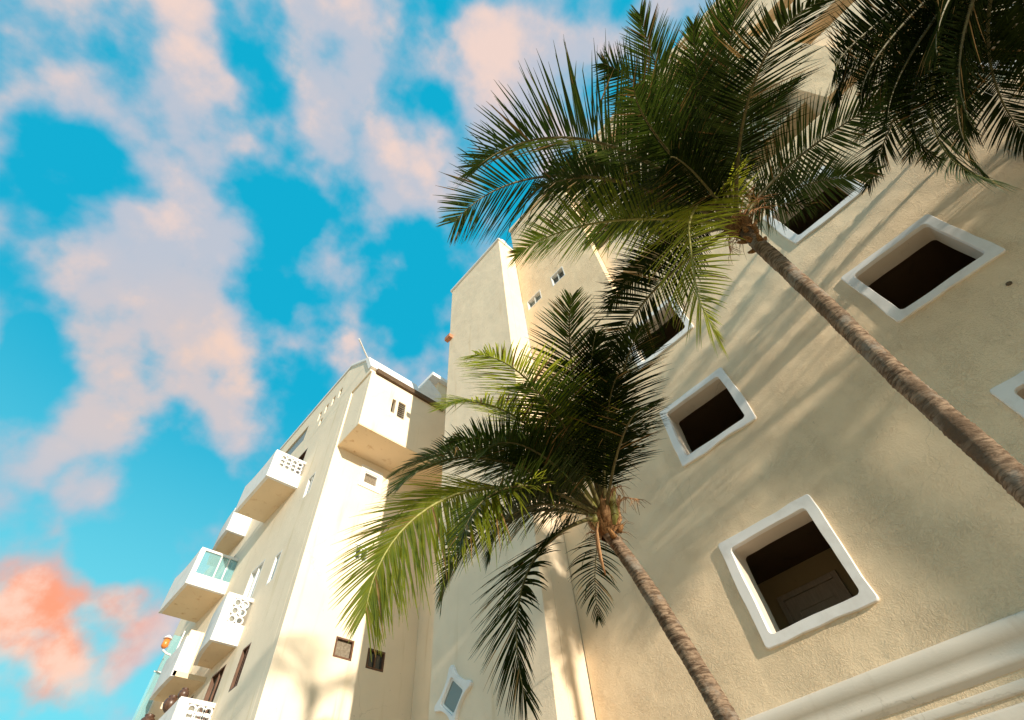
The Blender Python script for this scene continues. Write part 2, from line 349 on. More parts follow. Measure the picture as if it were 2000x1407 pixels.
def glazed(parent, mapf, o, frame_m, pane_m, fw=.05, proud=.012, inset=.09, mullions=0, name='window', wallhole=True, label=None):
    """plain window: frame bars, mullions and a pane set back in the wall"""
    u0, u1, v0, v1 = o; mb = MB()
    def bar(a, b, c, d, d0, d1):
        P = [mapf(x, y, z) for z in (d0, d1) for x, y in ((a, c), (b, c), (b, d), (a, d))]
        mb.add(P, [(0,1,2,3),(4,7,6,5),(0,4,5,1),(1,5,6,2),(2,6,7,3),(3,7,4,0)])
    bar(u0, u1, v0, v0+fw, -proud, inset); bar(u0, u1, v1-fw, v1, -proud, inset)
    bar(u0, u0+fw, v0+fw, v1-fw, -proud, inset); bar(u1-fw, u1, v0+fw, v1-fw, -proud, inset)
    for k in range(mullions):
        c = u0+(u1-u0)*(k+1)/(mullions+1); bar(c-fw*.5, c+fw*.5, v0+fw, v1-fw, inset*.25, inset)
    w = mb.build(name, frame_m, parent, label=label)
    pb = MB(); n = mullions+1
    for k in range(n):
        a = u0+(u1-u0)*k/n; b = u0+(u1-u0)*(k+1)/n
        P = [mapf(x, y, z) for z in (inset*.8+.003*k, inset*.8+.003*k+.008) for x, y in ((a+.004, v0+.004), (b-.004, v0+.004), (b-.004, v1-.004), (a+.004, v1-.004))]
        pb.add(P, [(0,1,2,3),(4,7,6,5),(0,4,5,1),(1,5,6,2),(2,6,7,3),(3,7,4,0)])
    pb.build('pane', pane_m, w)
    return w
# ================================================================== hotel with its long textured wall
hotel = thing('hotel_building', (9, 0, GZ), 'tall cream stucco building on the right with white framed openings behind the palms', 'building')
WX = 7.0; TOP = 21.6
ROWS = [(2.62, 4.12), (5.65, 7.05), (8.43, 9.80)]
COLS = [(1.18, 2.67), (-2.64, -1.19), (-6.4, -5.0), (-10.2, -8.8)]
wins = []
for c in COLS:
    for r in ROWS: wins.append([c[0], c[1], r[0], r[1]])
holes = [(w[0]+.10, w[1]-.10, w[2]+.10, w[3]-.10) for w in wins]
UP = [(4.73, 5.40, 14.62, 15.20), (3.62, 4.20, 14.62, 15.28)]     # two small upper windows
holes += UP
LOG = (-12.0, 2.4, 11.38, TOP-.6)                                       # set-back loggia zone
wl = MB()
wall_grid(wl, mapX(WX), -13.0, 5.58, GZ, TOP, holes+[LOG], .34)
wl.build('wall', m_wall, hotel)
for i, w in enumerate(wins):
    stucco_window(hotel, mapX(WX), w, 1.3+i*2.17)
for k, o in enumerate(UP): glazed(hotel, mapX(WX), o, m_alu, m_frost if k == 0 else m_glass, .035, .004, .16, 1)
# white left-hand reveals of the two upper windows
# corridors behind the wall: floors, back wall, doors
cb = MB()
FL = [-1.6, 1.55, 4.45, 7.35, 10.25]
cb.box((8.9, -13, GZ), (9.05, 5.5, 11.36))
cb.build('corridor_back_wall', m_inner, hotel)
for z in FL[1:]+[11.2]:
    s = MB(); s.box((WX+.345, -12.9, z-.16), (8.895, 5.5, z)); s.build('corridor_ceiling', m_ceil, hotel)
def room_door(y0, z0, h=2.1, w=.86):
    d = MB(); X = 8.895
    d.box((X-.05, y0, z0), (X-.005, y0+w, z0+h))
    o = d.build('door', m_door, hotel, bevel=.004)
    f = MB()
    f.box((X-.075, y0-.09, z0), (X-.006, y0-.002, z0+h+.09)); f.box((X-.075, y0+w+.002, z0), (X-.006, y0+w+.09, z0+h+.09)); f.box((X-.075, y0-.002, z0+h+.002), (X-.006, y0+w+.002, z0+h+.09))
    f.build('door_frame', m_door, o, bevel=.006)
    p = MB()
    for a, b, c, e in ((.12, .74, 1.35, 1.9), (.12, .74, .25, 1.15)):
        for q in ((a, b, c, c+.03), (a, b, e-.03, e), (a, a+.03, c+.03, e-.03), (b-.03, b, c+.03, e-.03)):
            p.box((X-.066, y0+q[0], z0+q[2]), (X-.0505, y0+q[1], z0+q[3]))
    p.build('panel_moulding', m_door, o)
room_door(1.90, 1.85-.1); room_door(-2.9, 4.55); room_door(1.4, 4.55)
# moulded cornice band low on the wall
prof = [(0, 2.055), (.05, 2.06), (.10, 2.035), (.125, 1.985), (.12, 1.93), (.085, 1.89), (.055, 1.865), (.05, 1.80), (.075, 1.765), (.08, 1.735), (.06, 1.705), (.03, 1.695), (.02, 1.67), (0, 1.66)]
cn = MB(); ys = [-13+.25*k for k in range(74)]+[5.4]
def prow(y, pr): return [(WX-d*.62-.004*noise.noise((y*1.7, z*9, 2)) - (0 if d else -.03), y, z+.006*noise.noise((y*1.3, 4.1, z*3))) for d, z in pr]
for pr, nm in ((prof, 'cornice_moulding'), ([(0, 1.60), (.03, 1.60), (.045, 1.585), (.045, 1.53), (.03, 1.51), (0, 1.505)], 'cornice_moulding'), ([(0, 1.44), (.05, 1.445), (.075, 1.42), (.075, 1.25), (.04, 1.2), (0, 1.19)], 'cornice_moulding')):
    cn = MB(); V = []; F = []; n = len(pr)
    for y in ys: V += prow(y, pr)
    for i in range(len(ys)-1):
        for k in range(n-1): F.append((i*n+k, i*n+k+1, (i+1)*n+k+1, (i+1)*n+k))
    F.append(tuple(range(n))); cn.add(V, F); cn.build(nm, m_band, hotel, smooth=True)
# loggia storeys set back above the windows
lg = MB(); lg.box((8.5, -12, 11.38), (8.7, 2.4, TOP-.6)); lg.build('loggia_back_wall', m_soffit, hotel)
for z, zt in ((13.0, 14.9), (15.95, 17.8), (18.9, 20.4)):
    s = MB(); s.box((7.36, -11.98, z-.14), (8.49, 2.38, z)); s.build('loggia_ceiling', m_soffit, hotel)
    s = MB(); s.box((7.345, -3.2, z-.2), (7.50, 2.39, zt)); s.build('loggia_parapet', m_tower, hotel)
    s = MB(); s.box((7.345, -11.98, z-.2), (7.50, -5.0, zt)); s.build('loggia_parapet', m_tower, hotel)
for z in (11.5, 14.0, 17.0):
    for y in (-.9, 1.1): glazed(hotel, mapX(8.42), (y, y+1.1, z, z+1.9), m_alu, m_glass, .05, .0, .05, 1, name='loggia_door')
s = MB(); s.box((6.93, -4.95, 11.6), (7.9, -3.85, 20.9)); s.build('pier', m_wall, hotel)
s = MB(); s.box((7.36, -5.0, 11.38), (8.49, -4.96, 20.9)); s.build('partition', m_soffit, hotel)
lathe_pts = [(WX-.012, -2.31+.035*math.cos(k*.785), 5.22+.03*math.sin(k*.785)) for k in range(8)]
s = MB(); s.add(lathe_pts+[(WX+.0-.001, p[1], p[2]) for p in lathe_pts], [tuple(range(8))]+[(k, (k+1) % 8, 8+(k+1) % 8, 8+k) for k in range(8)]); s.build('drain_spout', m_dark, hotel)
# roof slab and coping
s = MB(); s.box((WX-.02, -13, TOP+.002), (16, 5.55, TOP+.3)); s.box((WX-.1, -13, TOP+.3), (WX+.3, 5.58, TOP+.55)); s.build('roof', m_tower, hotel)
s = MB(); s.box((9.06, -13, GZ), (16, 5.57, TOP)); s.build('rear_block', m_wall, hotel)
s = MB(); s.box((7.0, -13.3, GZ), (16, -13.01, TOP)); s.build('end_wall', m_wall, hotel)
# ------------------------------------------------------------------ tower
TX, TY0, TY1, TT = 6.14, 5.59, 8.76, 19.75
orn = (7.5, 8.45, 3.30, 4.05)
tw = MB()
wall_grid(tw, mapX(TX), TY0, TY1, GZ, TT, [], .3)
tw.box((TX+.3, TY0, GZ), (6.995, TY0+.25, TT)); tw.box((7.0, 5.59, TOP*.9), (8.9, TY0+.25, TT))
tw.box((TX+.3, TY1-.25, GZ), (8.949, TY1, TT)); tw.box((TX+.3, TY0+.25, TT-.25), (8.9, TY1-.25, TT))
tw.build('tower', m_tower, hotel, bevel=.012)
# rounded coping with a knob on the corner
cp = MB(); cp.box((TX-.07, TY0-.06, TT+.002), (9.0, TY1+.08, TT+.16)); cp.build('tower_coping', m_white, hotel, bevel=.05)
kb = MB(); kb.tube([(TX+.3, TY0+.25, TT+.16), (TX+.3, TY0+.25, TT+.35), (TX+.32, TY0+.26, TT+.6), (TX+.33, TY0+.27, TT+.78), (TX+.33, TY0+.27, TT+.9)], [.34, .30, .22, .14, .03], 14); kb.build('corner_finial', m_white, hotel, smooth=True)
lh = MB(); lh.box((TX-.16, TY1-.2, 15.8), (TX-.002, TY1+.10, 16.0)); lh.build('wall_bracket', m_terra, hotel)
# curled white frame of the little tower window: a tilted four-cornered star of plaster
def star(c, corners, bow, lobe, n=12):
    out = []
    for k in range(4):
        p, q = Vector(corners[k]), Vector(corners[(k+1) % 4]); d = q-p; nrm = Vector((d.y, -d.x)).normalized(); m_ = (p+q)/2-Vector(c)
        if nrm.dot(m_) > 0: nrm = -nrm
        for i in range(n):
            t = i/n; w = math.sin(math.pi*t)**1.2; e = min(t, 1-t)
            r = p+d*t+nrm*(bow*w); r = r-nrm*lobe*math.exp(-((e-.12)/.07)**2)
            if i == 0: r = p+(Vector(c)-p)*.05
            out.append((r.x, r.y))
    return out
SC = (7.995, 3.62); OC = [(8.06, 4.17), (7.44, 3.66), (7.95, 3.15), (8.55, 3.55)]; IC = [(8.03, 3.93), (7.67, 3.62), (7.97, 3.30), (8.33, 3.58)]
so_ = star(SC, OC, .075, .02); si = star(SC, IC, .0, .0)
def scl(L_, k): return [(SC[0]+(u-SC[0])*k, SC[1]+(v-SC[1])*k) for u, v in L_]
ow = MB(); loft(ow, mapX(TX), [(so_, .01), (so_, -.04), (scl(so_, .965), -.06), (scl(si, 1.05), -.06), (si, -.045), (si, .005)])
wo_ = ow.build('window', m_white, hotel, smooth=True, label='small grey window with a curled white surround'); md = wo_.modifiers.new('edge', 'EDGE_SPLIT'); md.split_angle = R(35)
def slab_loop(mb, L_, d0, d1):
    n = len(L_); V = [mapX(TX)(u, v, d) for d in (d0, d1) for u, v in L_]
    mb.add(V, [tuple(range(n)), tuple(range(n, 2*n))[::-1]]+[(k, n+k, n+(k+1) % n, (k+1) % n) for k in range(n)])
pn = MB(); slab_loop(pn, scl(si, .84), -.014, -.003); pn.build('pane', m_frost, wo_)
fr = MB(); loft(fr, mapX(TX), [(scl(si, .985), -.002), (scl(si, .985), -.026), (scl(si, .86), -.026), (scl(si, .86), -.002)]); fr.build('sash', m_alu, wo_)
# ================================================================== apartment building closing the court on the left
apt = thing('apartment_building', (8, 17, GZ), 'sunlit cream building at the left with an overhanging top storey and white balconies', 'building')
AX, AY, BZ = 4.74, 13.6, 13.25
aw = MB()
FW = [((6.30, 6.86, 6.34, 6.86), m_brown, m_screen, 0, 'brown framed window with a dusty screen'), ((7.33, 7.89, 6.28, 6.80), m_brown, m_glass, 1, 'dark brown two pane window in the shade'),
      ((6.31, 6.78, 9.23, 9.70), m_alu, m_glass, 1, 'small white two pane window'), ((6.06, 6.65, 12.17, 12.68), m_white, m_screen, 0, 'small window with a wide white surround')]
wall_grid(aw, mapY(AY), AX, 8.95, GZ, BZ, [w[0] for w in FW], .3)
LW = [((15.66, 16.2, 6.0, 7.1), m_brown, m_glass, 1), ((15.68, 16.15, 9.0, 10.05), m_alu, m_frost, 1), ((14.85, 15.4, 11.9, 12.85), m_alu, m_frost, 1),
      ((17.3, 18.3, 5.3, 7.1), m_brown, m_screen, 1), ((16.9, 17.9, 13.3, 15.6), m_brown, m_glass, 0), ((21.6, 22.6, 11.05, 13.0), m_alu, m_glass, 1),
      ((17.2, 18.3, 8.75, 10.5), m_alu, m_alu, 1), ((19.6, 20.6, 5.0, 7.0), m_brown, m_glass, 1)]
wall_grid(aw, mapX(AX), AY+.3, 21.4, GZ, 16.25, [w[0] for w in LW if w[0][1] < 21.3], .3)
wall_grid(aw, mapX(AX), 21.4, 27, GZ, 14.5, [w[0] for w in LW if w[0][0] > 21.3], .3)
aw.box((AX, AY-.001+.001, BZ+.002), (AX+.3, AY+.299, 16.25))
aw.build('wall', m_annex, apt, bevel=.01)
for o, fm, pm, mu, lb in FW: glazed(apt, mapY(AY), o, fm, pm, .045, .01, .10, mu, label=lb)
for o, fm, pm, mu in LW: glazed(apt, mapX(AX), o, fm, pm, .045, .0, .14, mu)
# wide flat white surround of the upper window, and a thin sunk hood over the small one
s = MB()
for q in ((5.90, 6.81, 11.98, 12.165), (5.90, 6.81, 12.685, 12.93), (5.90, 6.055, 12.165, 12.685), (6.655, 6.81, 12.165, 12.685)): s.box((q[0], AY-.035, q[2]), (q[1], AY-.0105, q[3]))
s.build('window_surround', m_white, apt)
s = MB(); s.box((6.28, AY-.05, 9.71), (6.82, AY-.003, 9.78)); s.build('window_hood', m_alu, apt)
# overhanging top storey
BY = 12.15
bx = MB()
wall_grid(bx, mapY(BY), AX+.06, 8.945, BZ, 16.25, [(5.93, 6.09, 14.62, 15.38), (6.22, 6.55, 14.55, 15.42)], .25)
wall_grid(bx, lambda u, v, d: (AX+.06+d, u, v), BY+.25, AY-.003, BZ, 16.25, [], .25)
bx.build('top_storey', m_annex, apt, bevel=.012)
s = MB(); s.box((AX+.061, BY+.001, BZ-.05), (8.944, AY-.002, BZ-.002)); s.build('soffit', m_soffit, apt)
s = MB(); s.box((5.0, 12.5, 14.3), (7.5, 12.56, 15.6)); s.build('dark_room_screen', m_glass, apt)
s = MB()
for z in [14.62+.11*k for k in range(8)]: s.box((6.22, BY+.05, z), (6.55, BY+.09, z+.03))
s.build('louvre', m_screen, apt)
s = MB(); s.box((4.98, BY-.12, 16.252), (8.35, AY+.5, 16.5)); s.build('eave_band', m_dark, apt)  # dark brown band below the white roof edge
# white parapet cap over the front and out over the left-hand wall
def profile(mb, pr, x0, x1):
    n = len(pr); V = [(x0, y, z) for y, z in pr]+[(x1, y, z) for y, z in pr]
    mb.add(V, [tuple(range(n)), tuple(range(n, 2*n))[::-1]]+[(k, n+k, n+(k+1) % n, (k+1) % n) for k in range(n)])
ap = MB(); tops = [(14.85+.60*k, 15.12+.60*k, 17.25, 17.8) for k in range(4)]
wall_grid(ap, mapX(AX), 14.5, 21.4, 16.251, 18.88, tops+[(18.0, 20.4, 16.9, 17.9), (16.25, 16.5, 16.6, 17.0)], .25)
profile(ap, [(12.15, 16.252), (14.499, 16.252), (14.499, 18.93), (12.68, 17.62)], AX, AX+.25)
ap.build('attic_wall', m_annex, apt)
s = MB(); s.box((5.0, 14.6, 16.3), (5.02, 21, 18.7)); s.build('attic_glazing', m_glass, apt)
s = MB(); s.box((4.80, 18.0, 16.9), (4.815, 20.4, 17.9)); s.build('attic_pane', m_frost, apt)
s = MB(); profile(s, [(12.10, 16.51), (12.62, 17.68), (14.5, 19.12), (21.5, 19.05), (21.5, 18.885), (14.5, 18.94), (12.9, 17.70), (12.35, 16.51)], AX-.05, 7.2); s.build('white_roof_edge', m_white, apt, bevel=.03)
s = MB(); s.box((5.1, 14.6, 18.6), (12, 21.4, 18.8)); s.box((5.1, 21.2, 14.6), (12, 21.4, 18.6)); s.build('roof', m_annex, apt)
s = MB(); s.tube([(4.62, BY+.4, 17.45), (3.86, BY-.1, 17.62)], .035, 8); s.build('roof_rail', m_white, apt)
s = MB(); s.add([(6.9, 12.2, 16.5), (8.3, 12.2, 16.5), (8.3, 12.2, 17.4), (7.5, 12.2, 18.0), (6.9, 13.6, 16.5), (8.3, 13.6, 16.5), (8.3, 13.6, 17.4), (7.5, 13.6, 18.0)], [(0,1,2,3),(4,7,6,5),(0,3,7,4),(3,2,6,7),(1,5,6,2)])
s.build('roof_gable', m_white, apt, bevel=.04)
s = MB(); s.box((8.4, 12.7, 16.7), (8.94, 15.5, 18.9)); s.build('roof_hut', m_soffit, apt)
s = MB(); s.box((7.9, 12.5, 18.902), (9.2, 16, 19.12)); s.build('hut_roof', m_white, apt)
# side wall running back to the tower
s = MB(); s.box((8.95, TY1+.002, GZ), (9.3, 13.9, 18.2)); s.box((9.3, 9, GZ), (13, 26, 16.4)); s.build('side_wall', m_tower, apt)
s = MB()
for i in range(13):
    for j in range(2): pass
for k in range(12): s.box((8.90, 12.36+.115*k, 15.2), (8.948, 12.40+.115*k, 16.24) if False else (8.948, 12.40+.115*k-.0, 16.24))
for k in range(10): s.box((8.885, 12.3, 15.25+.105*k), (8.899, 13.7-.2, 15.29+.105*k))
s.build('lattice', m_terra, apt)
def torus(mb, mapf, u, v, r, w, d0, d1, n=12, a0=0, a1=360):
    full = a1-a0 >= 360; m = n if full else n+1
    V = []; F = []
    for k in range(m):
        a = R(a0+(a1-a0)*k/n)
        for rr, d in ((r, d0), (r, d1), (r-w, d1), (r-w, d0)): V.append(mapf(u+rr*math.cos(a), v+rr*math.sin(a), d))
    for k in range(n):
        k2 = (k+1) % m
        for q in range(4): F.append((k*4+q, k*4+(q+1) % 4, k2*4+(q+1) % 4, k2*4+q))
    mb.add(V, F)
def balcony(y0, y1, x0, z, h=1.12, carve=True, glass=False, flare=0., end=True):
    """slab and parapet out from the left-hand wall; the end looking back at the court carries ring scrollwork"""
    X1 = AX-.002
    b = MB()
    nn = 10
    V = []; F = []
    for k in range(nn+1):     # outer side bows in towards the far end
        t = k/nn; xo = x0+flare*t*t; y = y0+(y1-y0)*t
        V += [(xo, y, z-.14), (X1, y, z-.14), (X1, y, z), (xo, y, z)]
    for k in range(nn):
        a = k*4; F += [(a, a+1, a+5, a+4), (a+3, a+7, a+6, a+2), (a, a+4, a+7, a+3)]
    F += [(0, 3, 2, 1), (nn*4, nn*4+1, nn*4+2, nn*4+3)]
    b.add(V, F); o = b.build('balcony', m_soffit, apt)
    p = MB(); V = []; F = []
    for k in range(nn+1):
        t = k/nn; xo = x0+flare*t*t; y = y0+(y1-y0)*t; hh = h*(1-.12*math.sin(math.pi*t))
        V += [(xo-.03, y, z-.16), (xo+.09, y, z-.141), (xo+.09, y, z+hh), (xo-.05, y, z+hh)]
    for k in range(nn):
        a = k*4; F += [(a, a+4, a+7, a+3), (a+3, a+7, a+6, a+2), (a+2, a+6, a+5, a+1), (a+1, a+5, a+4, a)]
    F += [(0, 3, 2, 1), (nn*4, nn*4+1, nn*4+2, nn*4+3)]
    p.add(V, F)
    f0 = y0-.05; Lx = X1-(x0+.09)
    if carve:
        p.box((x0-.04, f0, z-.17), (X1, f0+.12, z+.42)); p.box((x0-.04, f0-.01, z+h-.09), (X1, f0+.13, z+h+.02)); p.box((x0-.04, f0, z+.42), (x0+.22, f0+.12, z+h-.09))
    elif glass:
        p.box((x0-.04, f0, z-.17), (X1, f0+.12, z+.30)); p.box((x0-.04, f0-.01, z+h-.07), (X1, f0+.13, z+h+.02)); p.box((x0-.04, f0, z+.30), (x0+.13, f0+.12, z+h-.07))
        for q in (.50, .74): p.box((x0+Lx*q+.1, f0+.02, z+.3), (x0+Lx*q+.145, f0+.08, z+h-.07))
    elif end: p.box((x0-.04, f0, z-.17), (X1, f0+.12, z+h))
    pp = p.build('balcony_parapet', m_white, o)
    if carve:
        r = MB(); rr = .115; u = x0+.22+rr; row = 0
        while u < X1-.05:
            for q in range(3):
                torus(r, mapY(f0), min(u, X1-rr), z+.42+rr+q*(h-.51-2*rr)/2, rr+.012, .045, .01+.002*q, .10-.002*row, 14)
            u += rr*2; row += 1
        r.build('scrollwork', m_white, o)
    if glass:
        g2 = MB(); g2.box((x0+.13, f0+.045, z+.30), (X1, f0+.055, z+h-.07)); g2.build('balcony_glass', m_teal, o)
    return o
balcony(16.45, 19.2, 3.53, 13.25)
balcony(20.9, 23.6, 3.3, 11.0, 1.3, False, True)
balcony(16.9, 18.75, 3.97, 7.6, 1.25, True, False, .25)
balcony(21.5, 24.5, 3.95, 13.9, 1.0, False, False, .4)
balcony(18.85, 20.9, 3.75, 7.25, 1.0, False, False, .1, False)
balcony(17.0, 21.0, 3.85, 4.9, 1.05, True, False)
s = MB(); s.box((4.05, 21.42, GZ), (4.735, 22.5, 8.4)); s.box((4.25, 21.415, 8.4), (4.735, 22.2, 9.6)); s.build('buttress', m_annex, apt)
scr = thing('glass_screen', (3.8, 21.2, GZ), 'tall teal tinted glass wind screen at the far lower left of the facade', 'glass screen')
s = MB(); s.box((3.66, 21.2, 5.0), (4.0, 21.215, 8.0)); s.box((3.74, 21.2, 8.03), (4.0, 21.215, 9.2)); s.build('glass_panel', m_teal, scr)
s = MB(); s.box((3.64, 21.18, 7.985), (4.02, 21.24, 8.02)); s.box((4.003, 21.18, GZ), (4.04, 21.24, 9.4)); s.build('glass_rail', m_alu, scr)
def lathe(mb, c, prof_, n=16, mi=0):
    V = [(c[0]+r*math.cos(2*math.pi*k/n), c[1]+r*math.sin(2*math.pi*k/n), c[2]+z) for r, z in prof_ for k in range(n)]
    F = [(a*n+k, a*n+(k+1) % n, (a+1)*n+(k+1) % n, (a+1)*n+k) for a in range(len(prof_)-1) for k in range(n)]
    F += [tuple(range(n))[::-1], tuple((len(prof_)-1)*n+k for k in range(n))]; mb.add(V, F, mi)
for (c, sc, lb) in (((3.9, 18.2, 5.98), 0.8, 'large brown rounded pot on the lowest balcony wall'), ((3.85, 19.9, 5.95), .9, 'smaller dark pot further out on the lowest balcony wall'), ((3.9, 17.2, 5.98), .55, 'tiny dark pot nearest the carved end of the lowest balcony')):
    t = thing('plant_pot', c, lb, 'pot', 'pots along the lowest balcony wall')
    s = MB(); lathe(s, c, [(.10*sc, 0), (.20*sc, .10*sc), (.24*sc, .24*sc), (.20*sc, .38*sc), (.13*sc, .44*sc), (.16*sc, .48*sc), (.15*sc, .49*sc)]); s.build('pot_body', m_pot, t, smooth=True)
lt = thing('wall_lantern', (3.74, 20.3, 8.2), 'white lantern with an amber glass on a bracket at the far lower left', 'lantern')
s = MB(); lathe(s, (3.45, 20.3, 8.35), [(.06, 0), (.11, .06), (.10, .24), (.05, .29)], 10); s.build('lamp_glass', m_amber, lt, smooth=True)
s = MB(); lathe(s, (3.45, 20.3, 8.64), [(.14, 0), (.11, .05), (.03, .12)], 10); s.build('lamp_cap', m_white, lt); s = MB(); s.tube([(3.45, 20.3, 8.3), (3.6, 20.3, 8.22), (3.74, 20.3, 8.2)], .03, 6); s.build('bracket', m_white, lt)
# ================================================================== unseen wing added behind the camera to the right, to shade the lower wall
nb_ = thing('added_shade_wing', (10, -16, GZ), 'unseen cream wing added beyond the right edge to shade the lower wall', 'building')
NY, NX, NT = -14.0, 4.3, 9.45
s = MB(); ho = [(5.2+2.4*k, 6.3+2.4*k, z, z+1.3) for k in range(4) for z in (.2, 3.2, 6.2)]
wall_grid(s, lambda u, v, d: (u, NY-d, v), NX, 15, GZ, NT, ho, .3); s.box((NX, NY-8, GZ), (NX+.3, NY-.3, NT)); s.box((NX+.3, NY-8, NT-.3), (15, NY-.3, NT)); s.build('wall', m_wall, nb_)
s = MB()
for h in ho: s.box((h[0]-.05, NY-.20, h[2]-.05), (h[1]+.05, NY-.16, h[3]+.05))
s.build('window_glass', m_glass, nb_)
# ================================================================== coconut palms
# every frond: compass direction, starting slope, droop, length and sideways sweep of its midrib
FR_P2 = [[2.816, 0.291, 1.892, 3.963, -0.139], [-2.761, 0.817, 1.529, 3.303, -0.35], [3.271, 0.774, 1.691, 3.211, -0.223], [2.861, -0.423, 1.405, 2.959, 0.06], [0.95, 0.026, 1.495, 1.469, 0.019], [-2.55, 0.975, 1.362, 3.288, 0.237], [-2.163, 0.751, 1.396, 3.03, -0.182], [-2.186, 0.432, 1.347, 2.505, -0.214], [3.076, 0.648, 1.456, 2.739, 0.025], [-2.405, 0.893, 1.409, 2.842, 0.043], [3.223, 0.621, 1.694, 2.605, -0.0], [2.918, 0.124, 1.528, 2.273, 0.028], [-2.28, 0.691, 1.364, 2.459, -0.127], [-2.703, 0.697, 1.567, 2.869, -0.231]]
FR_P1 = [[1.536, 0.376, 1.509, 3.408, -0.021], [2.25, -0.35, 1.3, 3.35, -0.2], [2.728, 0.556, 1.653, 4.811, -0.748], [2.362, 0.606, 1.435, 3.608, -0.185], [2.996, 0.264, 1.152, 4.477, -0.979], [-2.866, 0.868, 1.389, 3.369, -0.024], [-2.463, 0.343, 1.776, 3.395, -0.002], [-1.278, 0.769, 1.189, 3.247, -0.19], [-2.421, 0.804, 1.469, 3.296, -0.111], [-0.823, 1.012, 1.535, 1.632, 0.126], [1.513, 0.976, 1.463, 2.762, 0.021], [-2.936, 0.539, 1.272, 3.3, -0.601], [2.731, 0.709, 1.61, 3.441, -0.434], [-2.662, 0.757, 1.345, 2.869, -0.113], [2.131, 1.34, 1.753, 2.775, -0.272], [-1.768, 1.236, 1.513, 2.607, 0.069], [3.179, 0.09, 1.339, 2.438, -0.468], [-0.862, 0.894, 1.279, 2.941, -0.119]]
FR_P3 = [[1.094, -0.009, 1.69, 3.653, -0.145], [1.661, 0.221, 1.397, 3.044, 0.246], [0.782, 0.454, 0.839, 3.224, 0.29], [0.378, 0.305, 1.637, 3.118, 0.059], [0.575, 0.76, 0.526, 3.201, 0.409], [0.287, 0.503, 0.934, 2.681, 0.341], [0.002, 0.456, 1.638, 2.756, 0.273], [0.45, 0.629, 0.916, 3.06, 0.432], [-2.599, 1.203, 0.659, 3.019, -0.323], [-0.547, 0.523, 1.309, 2.815, 0.348], [1.6, -0.3, 0.7, 3.2, 0.3], [1.7, -0.1, 1.0, 3.2, 0.2], [1.77, 0.13, 1.28, 3.16, 0.46], [0.5, 1.2, 0.8, 3.2, 0.0], [1.35, -0.5, 0.7, 3.1, 0.2], [1.2, 0.1, 1.6, 3.2, 0.1], [1.9, -0.6, 0.4, 3.1, 0.0]]
FR_S1 = [[a*.9+.3*math.sin(a*5), .75-.5*((a*7) % 1), 1.45+.3*math.sin(a*3), 3.1, .2*math.sin(a*4)] for a in range(12)]
def rachis(C, p, n=26):
    if len(p) > 5:       # a frond bent over the crown, given by points along its midrib
        K = [Vector(q) for q in p[5]]; out = []
        for i in range(n+1):
            x = i/n*(len(K)-1); j = min(int(x), len(K)-2); f = x-j; a, b, c, d = K[max(j-1, 0)], K[j], K[j+1], K[min(j+2, len(K)-1)]
            out.append(.5*((2*b)+(c-a)*f+(2*a-5*b+4*c-d)*f*f+(3*b-a-3*c+d)*f**3))
        return out
    phi, th0, k, Ln, side = p; P = [Vector(C)]; ds = Ln/n
    for i in range(n):
        s = (i+.5)/n; th = th0-k*s**1.3; ph = phi+side*s*s
        P.append(P[-1]+Vector((math.cos(th)*math.cos(ph), math.cos(th)*math.sin(ph), math.sin(th)))*ds)
    return P
